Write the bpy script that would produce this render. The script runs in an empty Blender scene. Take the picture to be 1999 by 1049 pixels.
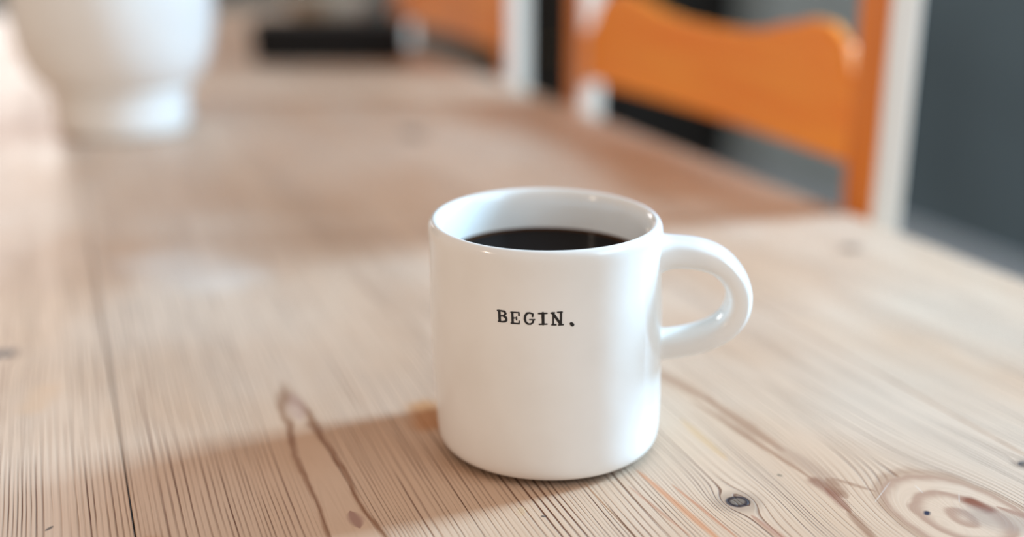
import bpy, bmesh, math, random
from mathutils import Vector, Matrix
random.seed(4)
C = bpy.context.scene
COL = C.collection
TH = 0.75                         # height of the table top
ROT = math.radians(21.4)          # direction of the table and of the room
VX, VY = math.cos(ROT), math.sin(ROT)

def W(v, u, z=0.0):
    """room coordinates (v across the table, u along it) to world"""
    return Vector((v * VX - u * VY, v * VY + u * VX, z))

# ------------------------------------------------------------------ camera
cd = bpy.data.cameras.new('camera')
cam = bpy.data.objects.new('camera', cd)
COL.objects.link(cam)
cam.location = (0, 0, TH + 0.2055)
cam.rotation_euler = (math.radians(90 - 17.6), 0, 0)
cd.sensor_width = 36.0
cd.lens = 40.52
cd.clip_start = 0.01
cd.dof.use_dof = True
cd.dof.focus_distance = 0.409
cd.dof.aperture_fstop = 2.4
C.camera = cam

# ------------------------------------------------------------------ world, lights, exposure
C.view_settings.view_transform = 'Standard'
C.view_settings.look = 'None'
C.view_settings.gamma = 1.0
C.view_settings.use_curve_mapping = False
C.view_settings.exposure = 0.0

w = bpy.data.worlds.new('world')
C.world = w
w.use_nodes = True
bg = w.node_tree.nodes['Background']
bg.inputs['Color'].default_value = (1.0, 0.83, 0.72, 1)
bg.inputs['Strength'].default_value = 0.58

def area(name, loc, target, sx, sy, power, color):
    ld = bpy.data.lights.new(name, 'AREA')
    ld.shape = 'RECTANGLE'
    ld.size, ld.size_y = sx, sy
    ld.energy = power
    ld.color = color
    o = bpy.data.objects.new(name, ld)
    COL.objects.link(o)
    o.location = loc
    o.rotation_euler = (Vector(target) - Vector(loc)).to_track_quat('-Z', 'Y').to_euler()
    return o

WIN_U, WIN_Z = 0.46, TH + 0.98     # daylight window in the right wall
WALL_V, WALL_U = 2.15, 4.6
area('daylight_right', W(WALL_V + .02, WIN_U, WIN_Z), W(0.2, WIN_U, WIN_Z-.8), 0.34, 1.1, 122, (0.42, 0.72, 1.0))
area('daylight_back', W(-0.30, WALL_U + .02, TH + 0.80), W(-0.30, 0, TH + .3), 0.7, 1.0, 24, (1.0, 0.96, 0.94))
area('cool_fill_front', (1.75, -0.35, TH + 0.95), (0.1, 0.8, TH), 1.1, 1.1, 20, (0.62, 0.83, 1.0))  # added cool fill from front right, no window modelled for it
area('warm_lamp', (-1.25, -0.35, TH + 0.62), (0.0, 0.42, TH + .05), 0.16, 0.16, 3.0, (1.0, 0.80, 0.62))

# ------------------------------------------------------------------ helpers
def obj(name, me, mat=None, parent=None, smooth=False):
    if isinstance(me, bmesh.types.BMesh):
        bm = me
        bmesh.ops.recalc_face_normals(bm, faces=bm.faces)
        me = bpy.data.meshes.new(name)
        bm.to_mesh(me)
        bm.free()
    o = bpy.data.objects.new(name, me)
    COL.objects.link(o)
    if mat is not None:
        for m in (mat if isinstance(mat, (list, tuple)) else [mat]):
            me.materials.append(m)
    if parent is not None:
        o.parent = parent
    if smooth:
        for p in me.polygons:
            p.use_smooth = True
    return o

def thing(name, label, cat, loc=(0, 0, 0), rz=0.0, group=None):
    o = bpy.data.objects.new(name, None)
    o.empty_display_size = 0.05
    COL.objects.link(o)
    o.location = loc
    o.rotation_euler = (0, 0, rz)
    o['label'] = label
    o['category'] = cat
    if group:
        o['group'] = group
    return o

def box(bm, x0, x1, y0, y1, z0, z1, bev=0.0, mi=0):
    n0 = len(bm.faces)
    r = bmesh.ops.create_cube(bm, size=1.0)
    vs = r['verts']
    for q in vs:
        q.co = Vector(((x0 + x1) / 2 + q.co.x * (x1 - x0), (y0 + y1) / 2 + q.co.y * (y1 - y0), (z0 + z1) / 2 + q.co.z * (z1 - z0)))
    if bev > 0:
        es = list({e for q in vs for e in q.link_edges})
        bmesh.ops.bevel(bm, geom=es, offset=bev, segments=2, affect='EDGES', profile=0.5)
    return bm

def lathe(bm, prof, n=96, wob=None, cap0=False):
    """surface of revolution; prof is a list of (r, z)"""
    rings = []
    for r, z in prof:
        ring = []
        for k in range(n):
            a = 2 * math.pi * k / n
            rr = r * (1 + (wob(a, z) if wob else 0))
            ring.append(bm.verts.new((rr * math.cos(a), rr * math.sin(a), z)))
        rings.append(ring)
    for i in range(len(rings) - 1):
        for k in range(n):
            bm.faces.new((rings[i][k], rings[i][(k + 1) % n], rings[i + 1][(k + 1) % n], rings[i + 1][k]))
    return rings

def cap(bm, ring, z=None):
    c = Vector((0, 0, 0))
    for q in ring:
        c += q.co
    c /= len(ring)
    m = bm.verts.new(c)
    for k in range(len(ring)):
        bm.faces.new((ring[k], ring[(k + 1) % len(ring)], m))

def catmull(pts, n):
    out = []
    P = [Vector(p) for p in pts]
    P = [P[0] * 2 - P[1]] + P + [P[-1] * 2 - P[-2]]
    for i in range(1, len(P) - 2):
        for k in range(n):
            t = k / n
            a, b, c, d = P[i - 1], P[i], P[i + 1], P[i + 2]
            out.append(0.5 * ((2 * b) + (c - a) * t + (2 * a - 5 * b + 4 * c - d) * t * t + (3 * b - a - 3 * c + d) * t ** 3))
    out.append(P[-2])
    return out

# node expression helper
class G:
    def __init__(s, name):
        s.m = bpy.data.materials.new(name)
        s.m.use_nodes = True
        s.nt = s.m.node_tree
        s.N = s.nt.nodes
        s.L = s.nt.links
        s.b = s.N['Principled BSDF']
    def put(s, node, i, val):
        if val is None:
            return
        if isinstance(val, bpy.types.NodeSocket):
            s.L.new(val, node.inputs[i])
        elif isinstance(val, (tuple, list)) and len(val) == 3 and node.inputs[i].type == 'RGBA':
            node.inputs[i].default_value = (*val, 1)
        else:
            node.inputs[i].default_value = val
    def f(s, op, a, b=None, c=None, clamp=False):
        n = s.N.new('ShaderNodeMath')
        n.operation = op
        n.use_clamp = clamp
        s.put(n, 0, a); s.put(n, 1, b); s.put(n, 2, c)
        return n.outputs[0]
    def add(s, a, b): return s.f('ADD', a, b)
    def sub(s, a, b): return s.f('SUBTRACT', a, b)
    def mul(s, a, b): return s.f('MULTIPLY', a, b)
    def step(s, x, lo, hi, a=0.0, b=1.0):
        n = s.N.new('ShaderNodeMapRange')
        n.interpolation_type = 'SMOOTHSTEP'
        s.put(n, 0, x); s.put(n, 1, lo); s.put(n, 2, hi); s.put(n, 3, a); s.put(n, 4, b)
        return n.outputs[0]
    def vec(s, x, y, z=0.0):
        n = s.N.new('ShaderNodeCombineXYZ')
        s.put(n, 0, x); s.put(n, 1, y); s.put(n, 2, z)
        return n.outputs[0]
    def noise(s, v, scale=1.0, detail=2.0, rough=0.5):
        n = s.N.new('ShaderNodeTexNoise')
        s.put(n, 'Vector', v)
        n.inputs['Scale'].default_value = scale
        n.inputs['Detail'].default_value = detail
        n.inputs['Roughness'].default_value = rough
        return n.outputs['Fac']
    def white(s, x):
        n = s.N.new('ShaderNodeTexWhiteNoise')
        n.noise_dimensions = '1D'
        s.put(n, 'W', x)
        return n.outputs['Value']
    def mix(s, fac, a, b, mode='MIX'):
        n = s.N.new('ShaderNodeMix')
        n.data_type = 'RGBA'
        n.blend_type = mode
        n.clamp_factor = True
        s.put(n, 0, fac)
        s.put(n, 6, a if isinstance(a, bpy.types.NodeSocket) else (*a, 1))
        s.put(n, 7, b if isinstance(b, bpy.types.NodeSocket) else (*b, 1))
        return n.outputs[2]
    def coords(s):
        n = s.N.new('ShaderNodeTexCoord')
        x = s.N.new('ShaderNodeSeparateXYZ')
        s.L.new(n.outputs['Object'], x.inputs[0])
        return n.outputs['Object'], x.outputs[0], x.outputs[1], x.outputs[2]
    def bump(s, h, strength, dist):
        n = s.N.new('ShaderNodeBump')
        n.inputs['Strength'].default_value = strength
        n.inputs['Distance'].default_value = dist
        s.L.new(h, n.inputs['Height'])
        s.L.new(n.outputs[0], s.b.inputs['Normal'])
    def set(s, **k):
        for a, v in k.items():
            s.put(s.b, a.replace('_', ' '), v)
        return s.m

def simple(name, col, rough=0.5, var=0.12, scale=8.0, spec=0.5, coat=0.0, bump=0.0):
    g = G(name)
    P, x, y, z = g.coords()
    n = g.noise(P, scale, 4)
    dark = tuple(c * (1 - var) for c in col)
    lite = tuple(min(1, c * (1 + var)) for c in col)
    c = g.mix(g.step(n, .3, .7), dark, lite)
    if bump:
        g.bump(g.noise(P, scale * 6, 3), bump, 0.002)
    g.set(Base_Color=c, Roughness=rough, Specular_IOR_Level=spec, Coat_Weight=coat)
    return g.m

# ------------------------------------------------------------------ materials
def table_wood():
    g = G('table_pine')
    P, x, y, z = g.coords()
    # slow wander of the grain
    w1 = g.noise(g.vec(g.mul(x, 9), g.mul(y, 2.2), 3.0), 1, 2)
    w2 = g.noise(g.vec(g.mul(x, 60), g.mul(y, 18), 7.0), 1, 2)
    xx = g.add(x, g.add(g.mul(g.sub(w1, .5), .010), g.mul(g.sub(w2, .5), .0007)))
    # grain flows round every knot: (v, u, radius, squash along the grain, strength)
    knots = [(.2098, .3152, .0058, .66, 1.0), (.2790, .2760, .0265, .72, 1.0), (.0780, .250, .0098, .046, 1.0),
             (-.0385, .5667, .006, .6, 1.0), (.330, .3000, .003, .6, 1.0), (.448, .565, .006, .6, 1.0),
             (-.10, .95, .008, .5, 1.0), (.30, 1.02, .009, .5, 1.0), (.12, 1.20, .008, .5, 1.0)]
    s = xx
    inside = None
    es = []
    wob = g.noise(g.vec(g.mul(x, 45), g.mul(y, 26), 1.0), 1, 3)
    for (kv, ku, a, sq, st) in knots:
        dx = g.sub(xx, kv)
        dy = g.mul(g.sub(y, ku), sq)
        r2 = g.add(g.mul(dx, dx), g.mul(dy, dy))
        r = g.f('SQRT', r2)
        if a < .007:      # the dark core is rounder than the grain round it
            dy2 = g.mul(g.sub(y, ku), 1.15)
            re = g.f('SQRT', g.add(g.mul(dx, dx), g.mul(dy2, dy2)))
        else:
            re = r
        es.append(g.f('DIVIDE', g.mul(re, g.add(.70, g.mul(wob, .60))), a))
        k = g.f('DIVIDE', a * a * (.85 if a > .02 else 1.1) * st, g.add(g.mul(r, r), a * a * .35))
        s = g.sub(s, g.mul(dx, k))
    # rings inside the big whorl
    m2 = g.step(es[1], .86, 1.0, 1.0, 0.0)
    m3 = g.step(es[2], .80, .92, 1.0, 0.0)
    # annual lines, finer on some boards than others
    dens = g.noise(g.vec(g.mul(x, 13), g.mul(y, .8), 9.0), 1, 1)
    t = g.add(g.mul(s, 480), g.mul(g.noise(g.vec(g.mul(s, 34), 0.0, 2.0), 1, 1), 9.0))
    fr = g.f('FRACT', t)
    line = g.mul(g.step(fr, .22, .52), g.step(fr, .56, .68, 1.0, 0.0))
    cell = g.white(g.f('FLOOR', t))
    brk = g.noise(g.vec(g.mul(s, 700), g.mul(y, 16), 5.0), 1, 2)
    patch = g.noise(g.vec(g.mul(x, 22), g.mul(y, 3.0), 4.0), 1, 2)
    amp = g.mul(g.add(.35, g.mul(cell, 1.0)), g.mul(g.step(brk, .25, .62), g.step(patch, .30, .58, .35, 1.0)))
    amp = g.mul(amp, g.mul(g.sub(1.0, m2), g.sub(1.0, m3)))
    line = g.mul(line, amp)
    fine = g.noise(g.vec(g.mul(s, 1300), g.mul(y, 14), 8.0), 1, 2)
    # board tone
    board = g.white(g.f('FLOOR', g.f('DIVIDE', g.add(x, .325), .1655)))
    blot = g.noise(g.vec(g.mul(x, 10), g.mul(y, 5), 6.0), 1, 3)
    c = g.mix(g.step(blot, .35, .70), LIGHT, WARM)
    c = g.mix(g.mul(g.step(fine, .42, .72), .26), c, (.46, .30, .20))
    c = g.mix(g.mul(board, .20), c, (.56, .40, .30))
    big = g.noise(g.vec(g.mul(x, 5.0), g.mul(y, 3.2), 21.0), 1, 3)
    c = g.mix(g.step(big, .46, .68, 0.0, .55), c, (.56, .33, .19))
    c = g.mix(g.mul(line, 1.0), c, (.125, .036, .014))
    # whorl: loose rings
    q = g.add(g.mul(es[1], 2.6), g.mul(g.noise(g.vec(g.mul(x, 30), g.mul(y, 30), 11.0), 1, 2), .9))
    fq = g.f('FRACT', q)
    ringm = g.mul(g.step(fq, .25, .7), g.step(fq, .75, .95, 1.0, 0.0))
    c = g.mix(g.mul(g.mul(ringm, m2), .72), c, (.36, .18, .11))
    # outlines of whorl and of the cathedral figure
    def ring(e, lo, mid, hi):
        return g.mul(g.step(e, lo, mid), g.step(e, mid, hi, 1.0, 0.0))
    c = g.mix(g.mul(ring(es[1], .84, .97, 1.10), .55), c, (.34, .17, .09))
    brk2 = g.step(g.noise(g.vec(g.mul(x, 40), g.mul(y, 22), 12.0), 1, 3), .25, .6, .55, 1.0)
    c = g.mix(g.mul(g.mul(ring(es[2], .84, .98, 1.16), brk2), .85), c, (.23, .085, .03))
    # small dark knots
    for i in (0, 3, 4, 5, 6, 7, 8):
        e = es[i]
        big_k = g.step(e, .95, 2.2, 1.0, 0.0)
        c = g.mix(g.mul(big_k, .45), c, (.20, .12, .08))
        c = g.mix(g.mul(g.step(e, .72, .95, 1.0, 0.0), .97), c, (.022, .014, .018))
        c = g.mix(g.mul(g.step(e, .42, .58, 1.0, 0.0), .85), c, (.20, .145, .105))
    # stains, streaks and marks of these boards, plus one painted patch of sheen
    edge = g.noise(g.vec(g.mul(x, 130), g.mul(y, 45), 13.0), 1, 4, .65)
    def streak(v0, u0, v1, u1, wd, col, st, soft=1.0):
        nonlocal c
        long = math.hypot(v1 - v0, u1 - u0) > 4 * wd
        L2 = (v1 - v0) ** 2 + (u1 - u0) ** 2
        px, py = g.sub(x, v0), g.sub(y, u0)
        h = g.f('DIVIDE', g.add(g.mul(px, v1 - v0), g.mul(py, u1 - u0)), L2, clamp=True)
        ax, ay = g.sub(px, g.mul(h, v1 - v0)), g.sub(py, g.mul(h, u1 - u0))
        d = g.f('SQRT', g.add(g.mul(ax, ax), g.mul(ay, ay)))
        d = g.mul(d, g.add(.45, g.mul(edge, 1.1)))
        if long:
            d = g.f('DIVIDE', d, g.f('MAXIMUM', .22, g.f('SQRT', g.mul(g.mul(h, 4.0), g.sub(1.0, h)))))
        m = g.mul(g.step(d, wd * .25, wd * (1 + .4 * soft), 1.0, 0.0), st)
        c = g.mix(m, c, col)
    BR = (.29, .13, .065)
    streak(.2375, .450, .2480, .392, .0048, BR, .55)
    streak(.2470, .400, .2495, .343, .0036, BR, .65)
    streak(.2490, .350, .2520, .312, .0048, (.38, .22, .14), .55)
    streak(.2400, .400, .2462, .318, .0016, BR, .75)
    streak(.2462, .318, .2475, .308, .0036, (.26, .11, .06), .85)
    streak(.2515, .318, .2490, .303, .0034, BR, .6)
    streak(.2465, .312, .2440, .294, .0022, (.28, .11, .06), .85)
    streak(.2440, .296, .2390, .272, .0020, BR, .75)
    streak(.2530, .318, .2620, .3030, .0012, BR, .6)
    streak(.2262, .384, .2246, .345, .0022, (.62, .36, .17), .6)
    streak(.1880, .350, .1912, .290, .0016, (.58, .22, .09), .75)
    streak(.1950, .335, .1975, .290, .0009, (.50, .18, .08), .7)
    streak(.1795, .340, .1830, .300, .0008, (.45, .18, .09), .6)
    streak(.2100, .305, .2125, .276, .0018, (.40, .17, .10), .7)
    streak(.1300, .434, .1270, .418, .0080, (.52, .22, .07), .8)
    streak(.0803, .4690, .0780, .440, .0040, (.48, .29, .22), .6)
    streak(.0792, .3590, .0795, .3470, .0030, (.36, .19, .14), .95, .3)
    streak(.0110, .362, .0190, .352, .0060, (.50, .22, .07), .65)
    streak(.2891, .2850, .2905, .2775, .0034, (.22, .055, .02), .95)
    streak(.2950, .2780, .3020, .2620, .0022, (.33, .14, .08), .75)
    streak(.2690, .2840, .2682, .2832, .0016, (.012, .013, .035), 1.0, .2)
    streak(-.0190, .3870, -.0215, .3845, .0008, (.05, .035, .03), .9)
    streak(.1412, .3310, .1420, .3306, .0006, (.05, .035, .03), .9)
    streak(.2360, .3270, .2366, .3262, .0006, (.05, .05, .03), .9)
    streak(.1370, .3400, .1345, .3340, .0016, (.58, .36, .20), .7)
    streak(.340, .505, .352, .470, .0060, (.50, .33, .23), .5)
    streak(-.020, .515, -.026, .495, .0075, (.62, .36, .20), .55)
    streak(.0720, .650, .0500, .690, .030, (.74, .64, .56), .5)  # pale sheen of light painted into the wood colour
    streak(.2860, .2740, .3020, .2560, .0085, (.36, .25, .19), .6)
    streak(.2563, .2966, .2721, .3075, .00022, (.84, .80, .76), .35)
    streak(.2785, .3020, .2772, .2955, .00022, (.84, .80, .76), .35)
    streak(.2846, .2854, .2894, .2910, .00022, (.84, .80, .76), .35)
    g.set(Base_Color=c, Specular_IOR_Level=.42)
    g.put(g.b, 'Roughness', g.add(.40, g.mul(blot, .16)))
    h = g.sub(g.mul(fine, .25), line)
    g.bump(h, .55, .0006)
    return g.m

LIGHT = (.73, .54, .40)
WARM = (.66, .42, .27)

def stick_wood(name, light, dark, rough=.4, axis=2):
    g = G(name)
    P, x, y, z = g.coords()
    a = [x, y, z]
    sc = [70, 70, 70]
    sc[axis] = 5
    n = g.noise(g.vec(g.mul(x, sc[0]), g.mul(y, sc[1]), g.mul(z, sc[2])), 1, 4)
    c = g.mix(g.step(n, .3, .7), dark, light)
    g.set(Base_Color=c, Roughness=rough, Specular_IOR_Level=.5)
    g.bump(n, .15, .001)
    return g.m

M = {}
M['table'] = table_wood()
M['orange_v'] = stick_wood('orange_pine_upright', (.84, .25, .022), (.68, .17, .012), axis=2)
M['orange_h'] = stick_wood('orange_pine_slat', (1.0, .34, .032), (.96, .26, .018), axis=1)
M['pale'] = stick_wood('sunlit_side_pine', (.82, .68, .56), (.76, .61, .49), .5)  # sunlit sheen on the chair uprights, put into a paler pine colour
M['apron'] = stick_wood('apron_pine', (.55, .36, .22), (.42, .26, .15), .5, 1)
M['glaze'] = None
g = G('white_glaze')
P, x, y, z = g.coords()
n = g.noise(P, 55, 2)
g.set(Base_Color=g.mix(g.step(g.noise(P, 30, 3), .3, .7), (.84, .82, .78), (.88, .865, .83)), Roughness=.16, Specular_IOR_Level=.42, Coat_Weight=.15, Coat_Roughness=.06)
g.bump(n, .18, .0012)
M['glaze'] = g.m
M['foot_shade'] = simple('mug_foot_shade', (.05, .035, .025), .9, .2, 200)  # near-black colour stands for the contact shade under the mug
M['ink'] = simple('black_ink', (.006, .006, .008), .35, .1, 300)
g = G('coffee')
P, x, y, z = g.coords()
r = g.f('SQRT', g.add(g.mul(x, x), g.mul(y, y)))
g.set(Base_Color=g.mix(g.step(r, .0335, .0388), (.004, .002, .002), (.07, .026, .006)), Roughness=.08, IOR=1.05, Specular_IOR_Level=.4)
M['coffee'] = g.m
M['vase'] = simple('cream_glaze', (.86, .84, .79), .22, .03, 12, coat=.3)
M['black'] = simple('black_lacquer', (.005, .0045, .0045), .6, .2, 30, spec=.25)
M['sage'] = simple('sage_glaze', (.36, .29, .21), .4, .1, 12)
M['panel'] = simple('lit_wall_grey', (.38, .46, .48), .6, .08, 3)  # lighter grey stands for a brighter-lit stretch of wall
M['wall'] = simple('slate_wall_paint', (.108, .158, .185), .8, .16, 1.6, bump=.05)
M['wall_back'] = simple('grey_green_wall_paint', (.22, .22, .19), .8, .1, 2)
M['skirting'] = simple('grey_blue_gloss_paint', (.52, .62, .70), .35, .05, 3)
M['floor'] = simple('grey_floor_vinyl', (.18, .215, .24), .5, .15, 3)
M['dark_wood'] = stick_wood('dark_cabinet_wood', (.020, .014, .010), (.010, .007, .005), .45)
M['brass'] = simple('aged_brass', (.45, .33, .15), .35, .1, 40)
M['frame'] = simple('white_window_paint', (.7, .7, .68), .4, .05, 5)

# ------------------------------------------------------------------ setting
ROOM = bpy.data.objects.new
def struct(name, bm, mat, parent=None):
    o = obj(name, bm, mat, parent)
    if parent is None:
        o['kind'] = 'structure'
        o.rotation_euler = (0, 0, ROT)
    return o

bm = bmesh.new(); box(bm, -2.6, WALL_V, -2.2, WALL_U, -.05, 0)
struct('floor', bm, M['floor'])

def wall_with_hole(a0, a1, h, c, hw, z0, z1, t, along):
    bm = bmesh.new()
    def b(p0, p1, q0, q1):
        if along == 'u':
            box(bm, WALL_V, WALL_V + t, p0, p1, q0, q1)
        else:
            box(bm, p0, p1, WALL_U, WALL_U + t, q0, q1)
    b(a0, c - hw, 0, h); b(c + hw, a1, 0, h); b(c - hw, c + hw, 0, z0); b(c - hw, c + hw, z1, h)
    return bm
struct('wall_right', wall_with_hole(-2.2, WALL_U + .12, 2.6, WIN_U, .22, WIN_Z - .60, WIN_Z + .60, .12, 'u'), M['wall'])
struct('wall_back', wall_with_hole(-2.6, WALL_V, 2.6, -.30, .40, TH + .26, TH + 1.34, .12, 'v'), M['wall_back'])
bm = bmesh.new(); box(bm, WALL_V - .018, WALL_V, -2.2, WALL_U, .0, .12, .004)
struct('baseboard_right', bm, M['skirting'])
bm = bmesh.new(); box(bm, WALL_V - .03, WALL_V, 2.55, 3.38, .1205, 2.0, .004)
box(bm, WALL_V - .038, WALL_V - .030, 2.65, 3.28, .22, .90, .003); box(bm, WALL_V - .038, WALL_V - .030, 2.65, 3.28, 1.02, 1.90, .003)
struct('lit_panel_1', bm, M['panel'])  # added panel, its colour imitates stronger light on the slate wall
bm = bmesh.new(); box(bm, -2.6, WALL_V - .018, WALL_U - .018, WALL_U, 0, .10, .004)
struct('baseboard_back', bm, M['skirting'])
def window(name, along, c, hw, z0, z1):
    bm = bmesh.new()
    e = .035
    def b(p0, p1, q0, q1, d0=-.02, d1=.05):
        if along == 'u':
            box(bm, WALL_V + d0, WALL_V + d1, p0, p1, q0, q1, .004)
        else:
            box(bm, p0, p1, WALL_U + d0, WALL_U + d1, q0, q1, .004)
    b(c - hw - e, c - hw, z0 - e, z1 + e); b(c + hw, c + hw + e, z0 - e, z1 + e)
    b(c - hw, c + hw, z1, z1 + e); b(c - hw, c + hw, z0 - e, z0, -.05)
    return struct(name, bm, M['frame'])
window('window_1', 'u', WIN_U, .18, WIN_Z - .57, WIN_Z + .57)
window('window_2', 'v', -.30, .36, TH + .29, TH + 1.31)

# ------------------------------------------------------------------ table
T0, T1 = -.30, 2.45
table = thing('dining_table', 'long scrubbed pine plank table with knots and open grain', 'table', (0, 0, 0), ROT)
SE = [-.325, -.160, .007, .165, .335, .500]
for i in range(5):
    a, b = SE[i], SE[i + 1]
    bm = bmesh.new()
    ga, gb = (0, .0001, .0003, .0001, .0001)[i], (.0001, .0003, .0001, .0001, 0)[i]
    box(bm, a + ga, b - gb, T0, T1, TH - .030, TH + (0, -.0002, 0, -.0001, 0)[i], (.0004, .0005, .0004, .0004, .0004)[i])
    pl = obj('plank', bm, M['table'], table)
bm = bmesh.new(); box(bm, -.30, -.278, T0 + .10, T1 - .10, TH - .13, TH - .0305); obj('apron', bm, M['apron'], table)
bm = bmesh.new(); box(bm, .455, .477, T0 + .10, T1 - .10, TH - .13, TH - .0305); obj('apron', bm, M['apron'], table)
bm = bmesh.new(); box(bm, -.27, .447, T0 + .10, T0 + .122, TH - .13, TH - .0305); obj('apron', bm, M['apron'], table)
bm = bmesh.new(); box(bm, -.27, .447, T1 - .122, T1 - .10, TH - .13, TH - .0305); obj('apron', bm, M['apron'], table)
for (lx, ly) in ((-.24, T0 + .17), (.415, T0 + .17), (-.24, T1 - .17), (.415, T1 - .17)):
    bm = bmesh.new()
    rings = lathe(bm, [(.022, 0), (.026, .03), (.024, .10), (.034, .30), (.036, .45), (.030, .52), (.036, .54), (.036, TH - .0305)], 20)
    cap(bm, rings[0]); cap(bm, rings[-1])
    for q in bm.verts:
        q.co += Vector((lx, ly, 0))
    obj('leg', bm, M['apron'], table, True)

# ------------------------------------------------------------------ mug
MUG = Vector((.0145, .4225, TH + .0004))
mug = thing('mug', 'white glazed ceramic mug printed with a black typewriter word', 'mug', MUG)
def wob(a, z):
    return .0035 * math.sin(2 * a + 30 * z + .6) * (z / .09) + .0020 * math.sin(3 * a - 40 * z) + .0012 * math.sin(5 * a + 55 * z)
def tilt(bm):
    for q in bm.verts:          # hand made: the rim sits a little higher at the back
        h = max(0.0, q.co.z / .0912)
        q.co.z += h * (.0008 + .021 * q.co.y)
        q.co.x -= .0020 * h
outer = [(.0345, .0000), (.0350, .0017), (.0360, .0019), (.0404, .0019), (.0418, .0023), (.0430, .0034), (.0439, .0058), (.0442, .0095), (.0444, .0150), (.0446, .025), (.0447, .040),
         (.0446, .055), (.0444, .068), (.0443, .078), (.0444, .0835), (.0446, .0868), (.0444, .0888), (.0437, .0903), (.0425, .0911), (.0413, .0908),
         (.0402, .0895), (.0396, .0870), (.0393, .0820), (.0391, .060), (.0390, .030), (.0385, .012), (.0370, .0075), (.033, .0060)]
bm = bmesh.new()
rings = lathe(bm, outer, 128, wob)
cap(bm, rings[0]); cap(bm, rings[-1])
tilt(bm)
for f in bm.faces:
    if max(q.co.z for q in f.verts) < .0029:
        f.material_index = 1  # shade painted on the underside of the cup
body = obj('cup_body', bm, [M['glaze'], M['foot_shade']], mug, True)
sm = body.modifiers.new('s', 'SUBSURF'); sm.levels = 1; sm.render_levels = 1

# handle: strap swept along a D shaped path
HA = math.radians(-4)
hp = [(.0395, 0, .0772), (.0450, 0, .0781), (.0520, 0, .0783), (.0590, 0, .0775), (.0655, 0, .0750), (.0705, 0, .0704), (.0733, 0, .0648), (.0738, 0, .0594),
      (.0724, 0, .0542), (.0688, 0, .0494), (.0630, 0, .0456), (.0560, 0, .0431), (.0500, 0, .0418), (.0445, 0, .0410), (.0395, 0, .0406)]
path = catmull(hp, 6)
bm = bmesh.new()
rings = []
NS = 24
for i, p in enumerate(path):
    t = (path[min(i + 1, len(path) - 1)] - path[max(i - 1, 0)]).normalized()
    nrm = Vector((-t.z, 0, t.x))
    s = i / (len(path) - 1)
    flare = 1 + .55 * max(0, 1 - s / .12) ** 2 + .40 * max(0, 1 - (1 - s) / .10) ** 2
    hw = .0089 * (1.10 - .12 * s) * (1 + (flare - 1) * .8)
    ht = .0049 * (1.22 - .22 * min(1, s / .35)) * flare
    ring = []
    for k in range(NS):
        a = 2 * math.pi * k / NS
        ca, sa = math.cos(a), math.sin(a)
        e = .72
        ox = math.copysign(abs(ca) ** e, ca) * hw
        oz = math.copysign(abs(sa) ** e, sa) * ht
        ring.append(bm.verts.new(p + Vector((0, 1, 0)) * ox + nrm * oz))
    rings.append(ring)
for i in range(len(rings) - 1):
    for k in range(NS):
        bm.faces.new((rings[i][k], rings[i][(k + 1) % NS], rings[i + 1][(k + 1) % NS], rings[i + 1][k]))
cap(bm, rings[0]); cap(bm, rings[-1])
bmesh.ops.rotate(bm, verts=bm.verts, matrix=Matrix.Rotation(HA, 3, 'Z'))
tilt(bm)
hd = obj('handle', bm, M['glaze'], mug, True)
hd.modifiers.new('s', 'SUBSURF').render_levels = 1

# printed letters: rounded pen strokes (mm round the cup, mm up the cup, radii)
LETTERS={
'B':[(-20.13,68.45,-18.57,68.57,0.24,0.24),(-19.46,68.38,-19.33,64.68,0.43,0.41),(-18.57,68.52,-17.44,68.47,0.27,0.30),(-17.44,68.47,-17.03,67.72,0.32,0.35),(-17.03,67.72,-17.62,66.89,0.32,0.30),(-17.62,66.89,-18.87,66.60,0.27,0.24),(-17.98,66.73,-16.92,66.24,0.30,0.35),(-16.92,66.24,-16.77,65.27,0.38,0.35),(-16.77,65.27,-17.24,64.75,0.35,0.30),(-17.24,64.75,-18.28,64.51,0.30,0.24),(-18.28,64.51,-19.84,64.48,0.24,0.22),],
'E':[(-15.01,68.49,-12.09,68.63,0.22,0.22),(-14.49,68.41,-14.43,64.53,0.35,0.38),(-12.09,68.63,-12.06,67.60,0.24,0.27),(-14.21,66.40,-13.07,66.53,0.22,0.19),(-12.99,66.88,-12.99,65.84,0.19,0.22),(-15.01,64.43,-12.08,64.52,0.22,0.22),(-12.08,64.52,-12.00,65.54,0.22,0.19),],
'G':[(-7.21,67.58,-7.08,68.47,0.30,0.27),(-7.08,68.47,-8.23,68.80,0.24,0.27),(-8.23,68.80,-9.13,68.60,0.27,0.30),(-9.13,68.60,-9.81,67.63,0.32,0.35),(-9.81,67.63,-9.97,66.41,0.35,0.35),(-9.97,66.41,-9.69,65.34,0.35,0.32),(-9.69,65.34,-8.89,64.68,0.32,0.30),(-8.89,64.68,-7.93,64.66,0.27,0.24),(-7.93,64.66,-7.14,65.32,0.24,0.27),(-7.14,65.32,-6.93,66.22,0.27,0.27),(-8.27,66.28,-6.50,66.39,0.19,0.22),],
'I':[(-4.99,68.72,-2.14,68.86,0.27,0.24),(-3.54,68.82,-3.51,64.87,0.46,0.41),(-4.86,64.71,-2.16,64.87,0.22,0.22),],
'N':[(-0.66,68.93,0.49,69.07,0.22,0.24),(0.06,68.96,0.03,64.75,0.24,0.24),(-0.10,68.88,2.65,64.84,0.41,0.38),(1.62,69.21,3.19,69.23,0.22,0.27),(2.84,69.07,2.79,64.72,0.32,0.30),(-0.43,64.61,1.00,64.63,0.22,0.24),(1.98,64.53,3.57,64.58,0.22,0.22),],
'.':[(6.45,64.80,6.90,64.35,0.50,0.54),],
}

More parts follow.
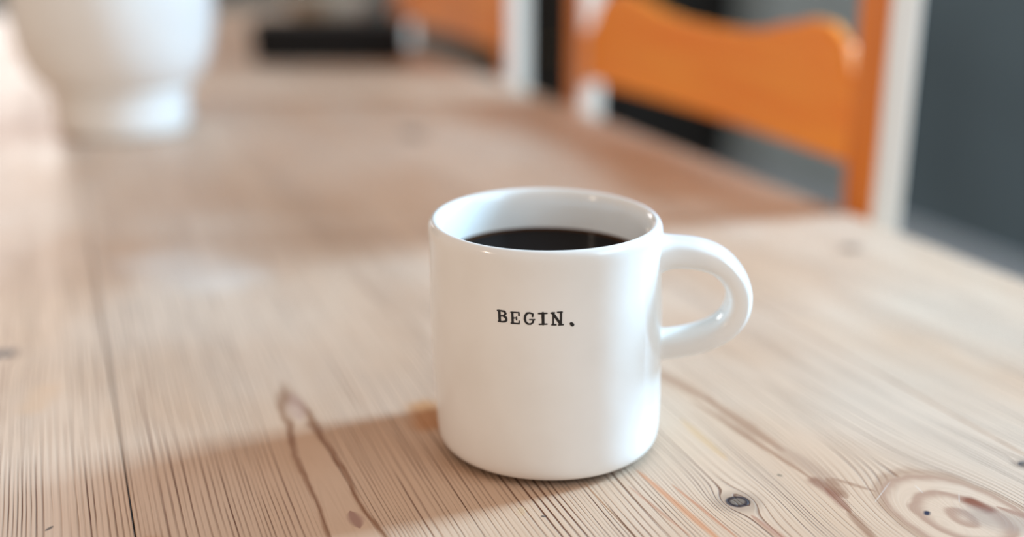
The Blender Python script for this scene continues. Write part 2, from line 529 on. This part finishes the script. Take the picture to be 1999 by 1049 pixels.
def surf_r(a, z):
    pr = outer
    for i in range(7, 16):
        if pr[i][1] <= z <= pr[i + 1][1]:
            f = (z - pr[i][1]) / (pr[i + 1][1] - pr[i][1])
            return (pr[i][0] * (1 - f) + pr[i + 1][0] * f) * (1 + wob(a, z))
    return .0446
for ch, strokes in LETTERS.items():
    bm = bmesh.new()
    for j, (s0, z0, s1, z1, r0, r1) in enumerate(strokes):
        ang = math.atan2(z1 - z0, s1 - s0)
        pts = []
        for k in range(9):
            a = ang + math.pi / 2 + math.pi * k / 8
            pts.append((s0 + 1.2 * r0 * math.cos(a), z0 + 1.2 * r0 * math.sin(a)))
        for k in range(9):
            a = ang - math.pi / 2 + math.pi * k / 8
            pts.append((s1 + 1.2 * r1 * math.cos(a), z1 + 1.2 * r1 * math.sin(a)))
        mid = ((s0 + s1) / 2, (z0 + z1) / 2)
        def onmug(s, z):
            th = (s + 1.3) / 44.7 - math.pi / 2
            zz = z / 1000
            rr = surf_r(th, zz) + .00010 + j * .000004
            return bm.verts.new((rr * math.cos(th), rr * math.sin(th), zz))
        cv = onmug(*mid)
        rg = [onmug(*q) for q in pts]
        for k in range(len(rg)):
            bm.faces.new((rg[k], rg[(k + 1) % len(rg)], cv))
    for fc in bm.faces:
        fc.normal_update()
    tilt(bm)
    o = obj('full_stop' if ch == '.' else 'printed_letter', bm, M['ink'], mug)
    o['label'] = 'black printed full stop' if ch == '.' else 'black printed letter ' + ch

bm = bmesh.new()
rings = lathe(bm, [(.0387, .0768), (.0383, .07660), (.0374, .0765), (.030, .0764), (.010, .0764)], 96)
cap(bm, rings[-1])
r2 = lathe(bm, [(.0387, .0768), (.0383, .0735)], 96); cap(bm, r2[-1])
bmesh.ops.remove_doubles(bm, verts=bm.verts, dist=1e-6)
cof = obj('coffee', bm, M['coffee'], None, True)
cof.location = MUG + Vector((-.0017, 0, 0))
cof['label'] = 'black coffee filling the white mug near the rim'
cof['category'] = 'coffee'

# ------------------------------------------------------------------ chairs
def ladder_chair(label, group):
    """local x: away from the table, y: along it, z up; origin under the near front corner of the near upright"""
    t = thing('dining_chair', label, 'chair', (0, 0, 0), ROT, group)
    H = TH + .34
    WD, TK, SP = .034, .027, .520
    for y0 in (0.0, SP - WD):
        bm = bmesh.new()
        box(bm, 0, TK, y0, y0 + WD, 0, H, .003)
        for f in bm.faces:
            if abs(f.normal.y) > .9:
                f.material_index = 1
        me = bpy.data.meshes.new('upright')
        bmesh.ops.recalc_face_normals(bm, faces=bm.faces)
        for f in bm.faces:
            if abs(f.normal.y) > .8:
                f.material_index = 1
        bm.to_mesh(me); bm.free()
        up = obj('upright', me, [M['orange_v'], M['pale']], t)
        up['label'] = 'upright with orange front and pale side'
        bm = bmesh.new()
        rg = lathe(bm, [(.006, 0), (.012, .004), (.014, .012), (.011, .022), (.005, .027)], 16)
        cap(bm, rg[0]); cap(bm, rg[-1])
        for q in bm.verts:
            q.co += Vector((TK / 2, y0 + WD / 2, H))
        obj('finial', bm, M['orange_v'], up, True)
    def slat(z0, zf, n=48):
        bm = bmesh.new()
        cols = []
        for i in range(n + 1):
            f = i / n
            y = WD - .004 + (SP - 2 * WD + .008) * f
            bow = .010 * math.sin(math.pi * f)
            zt = zf(f)
            x0, x1 = .006 + bow, .020 + bow
            cols.append([bm.verts.new(c) for c in ((x0, y, z0), (x0, y, zt - .004), (x0 + .004, y, zt), (x1 - .004, y, zt), (x1, y, zt - .004), (x1, y, z0))])
        for i in range(n):
            for k in range(6):
                bm.faces.new((cols[i][k], cols[i][(k + 1) % 6], cols[i + 1][(k + 1) % 6], cols[i + 1][k]))
        bm.faces.new(cols[0]); bm.faces.new(cols[-1])
        return obj('slat', bm, M['orange_h'], t)
    def prof(base, hump):
        def zf(f):
            g_ = min(f, 1 - f)
            keys = [(0, -.030), (.03, -.020), (.07, .006), (.11, .016), (.16, .017), (.24, .010), (.32, .002), (.40, -.002), (.50, -.003)]
            for i in range(len(keys) - 1):
                if keys[i][0] <= g_ <= keys[i + 1][0]:
                    q = (g_ - keys[i][0]) / (keys[i + 1][0] - keys[i][0])
                    q = q * q * (3 - 2 * q)
                    return base + hump * (keys[i][1] * (1 - q) + keys[i + 1][1] * q)
            return base
        return zf
    slat(TH + .027, prof(TH + .106, 1.0))
    slat(TH + .195, prof(TH + .285, 1.2))
    slat(TH - .16, prof(TH - .10, .8))
    bm = bmesh.new(); box(bm, -.39, -.002, .010, SP - .010, .435, .460, .006); obj('seat', bm, M['orange_h'], t)
    for y0 in (.02, SP - .02 - .036):
        bm = bmesh.new(); box(bm, -.375, -.339, y0, y0 + .036, 0, .4345, .003); obj('leg', bm, M['orange_v'], t)
        bm = bmesh.new(); box(bm, -.338, -.001, y0 + .008, y0 + .028, .18, .205, .003); obj('stretcher', bm, M['orange_h'], t)
    return t
def copy_tree(o, parent=None):
    c = o.copy(); COL.objects.link(c); c.parent = parent
    for ch in list(o.children):
        copy_tree(ch, c)
    return c
GR = 'orange ladder back chairs along the table'
ch1 = ladder_chair('orange pine ladder-back chair nearest the mug, right side of the table', GR)
ch1.location = W(.515, .6305)
ch2 = copy_tree(ch1)
ch2.location = W(.515, 1.328)
ch2['label'] = 'farther pine ladder-back chair, beyond the nearest one, beside the black box'

# ------------------------------------------------------------------ vase, box, bowl
vase = thing('vase', 'large round-bellied cream ceramic vase on the table, far left', 'vase', (-.368, 1.085, TH + .0004))
prof = [(.050, 0), (.0585, .001), (.0610, .005), (.0615, .020), (.0605, .034), (.0625, .041), (.070, .047), (.079, .058), (.0865, .078), (.0910, .105), (.0915, .130),
        (.088, .165), (.078, .20), (.062, .228), (.050, .245), (.047, .265), (.052, .285), (.056, .290), (.054, .287), (.044, .265), (.047, .245), (.070, .200), (.084, .14), (.080, .07), (.05, .02)]
bm = bmesh.new(); rings = lathe(bm, prof, 64); cap(bm, rings[0]); cap(bm, rings[-1])
vb = obj('vase_body', bm, M['vase'], vase, True)
bm = bmesh.new(); lathe(bm, [(.0618, .0335), (.0632, .036), (.0636, .039), (.0628, .0415), (.0605, .0405)], 64)
obj('foot_rim', bm, M['vase'], vase, True)

bx = thing('storage_box', 'low black lidded box lying on the far part of the table', 'box', (-.247, 1.600, TH + .0004), math.radians(1))
bm = bmesh.new(); box(bm, -.100, .100, -.045, .045, 0, .038, .002); obj('box_base', bm, M['black'], bx)
bm = bmesh.new(); box(bm, -.102, .102, -.047, .047, .0382, .053, .002); obj('lid', bm, M['black'], bx)

bowl = thing('bowl', 'sage grey ceramic bowl behind the black box', 'bowl', (-.285, 1.83, TH + .0004))
bm = bmesh.new()
rings = lathe(bm, [(.028, 0), (.030, .002), (.029, .008), (.045, .022), (.060, .045), (.066, .070), (.0655, .073), (.063, .070), (.056, .045), (.040, .024), (.02, .014)], 48)
cap(bm, rings[0]); cap(bm, rings[-1]); obj('bowl_body', bm, M['sage'], bowl, True)

# ------------------------------------------------------------------ dark sideboard against the wall
sb = thing('sideboard', 'dark wooden sideboard against the slate wall behind the chairs', 'cabinet', W(1.68, 3.42), ROT)
bm = bmesh.new(); box(bm, .02, .445, 0, 1.1, .08, .90, .004); obj('carcass', bm, M['dark_wood'], sb)
bm = bmesh.new(); box(bm, 0, .445, -.015, 1.115, .9005, .93, .005); obj('top', bm, M['dark_wood'], sb)
bm = bmesh.new(); box(bm, .05, .42, .03, 1.07, 0, .0795); obj('plinth', bm, M['dark_wood'], sb)
for k in range(2):
    y0 = .04 + k * .52
    bm = bmesh.new(); box(bm, .002, .0195, y0, y0 + .47, .10, .70, .003); d = obj('door', bm, M['dark_wood'], sb)
    bm = bmesh.new(); bmesh.ops.create_uvsphere(bm, u_segments=12, v_segments=8, radius=.012)
    for q in bm.verts: q.co += Vector((-.010, y0 + .43, .45))
    obj('knob', bm, M['brass'], d, True)
    bm = bmesh.new(); box(bm, .002, .0195, y0, y0 + .47, .72, .88, .003); d = obj('drawer', bm, M['dark_wood'], sb)
    bm = bmesh.new(); bmesh.ops.create_uvsphere(bm, u_segments=12, v_segments=8, radius=.012)
    for q in bm.verts: q.co += Vector((-.010, y0 + .235, .80))
    obj('knob', bm, M['brass'], d, True)
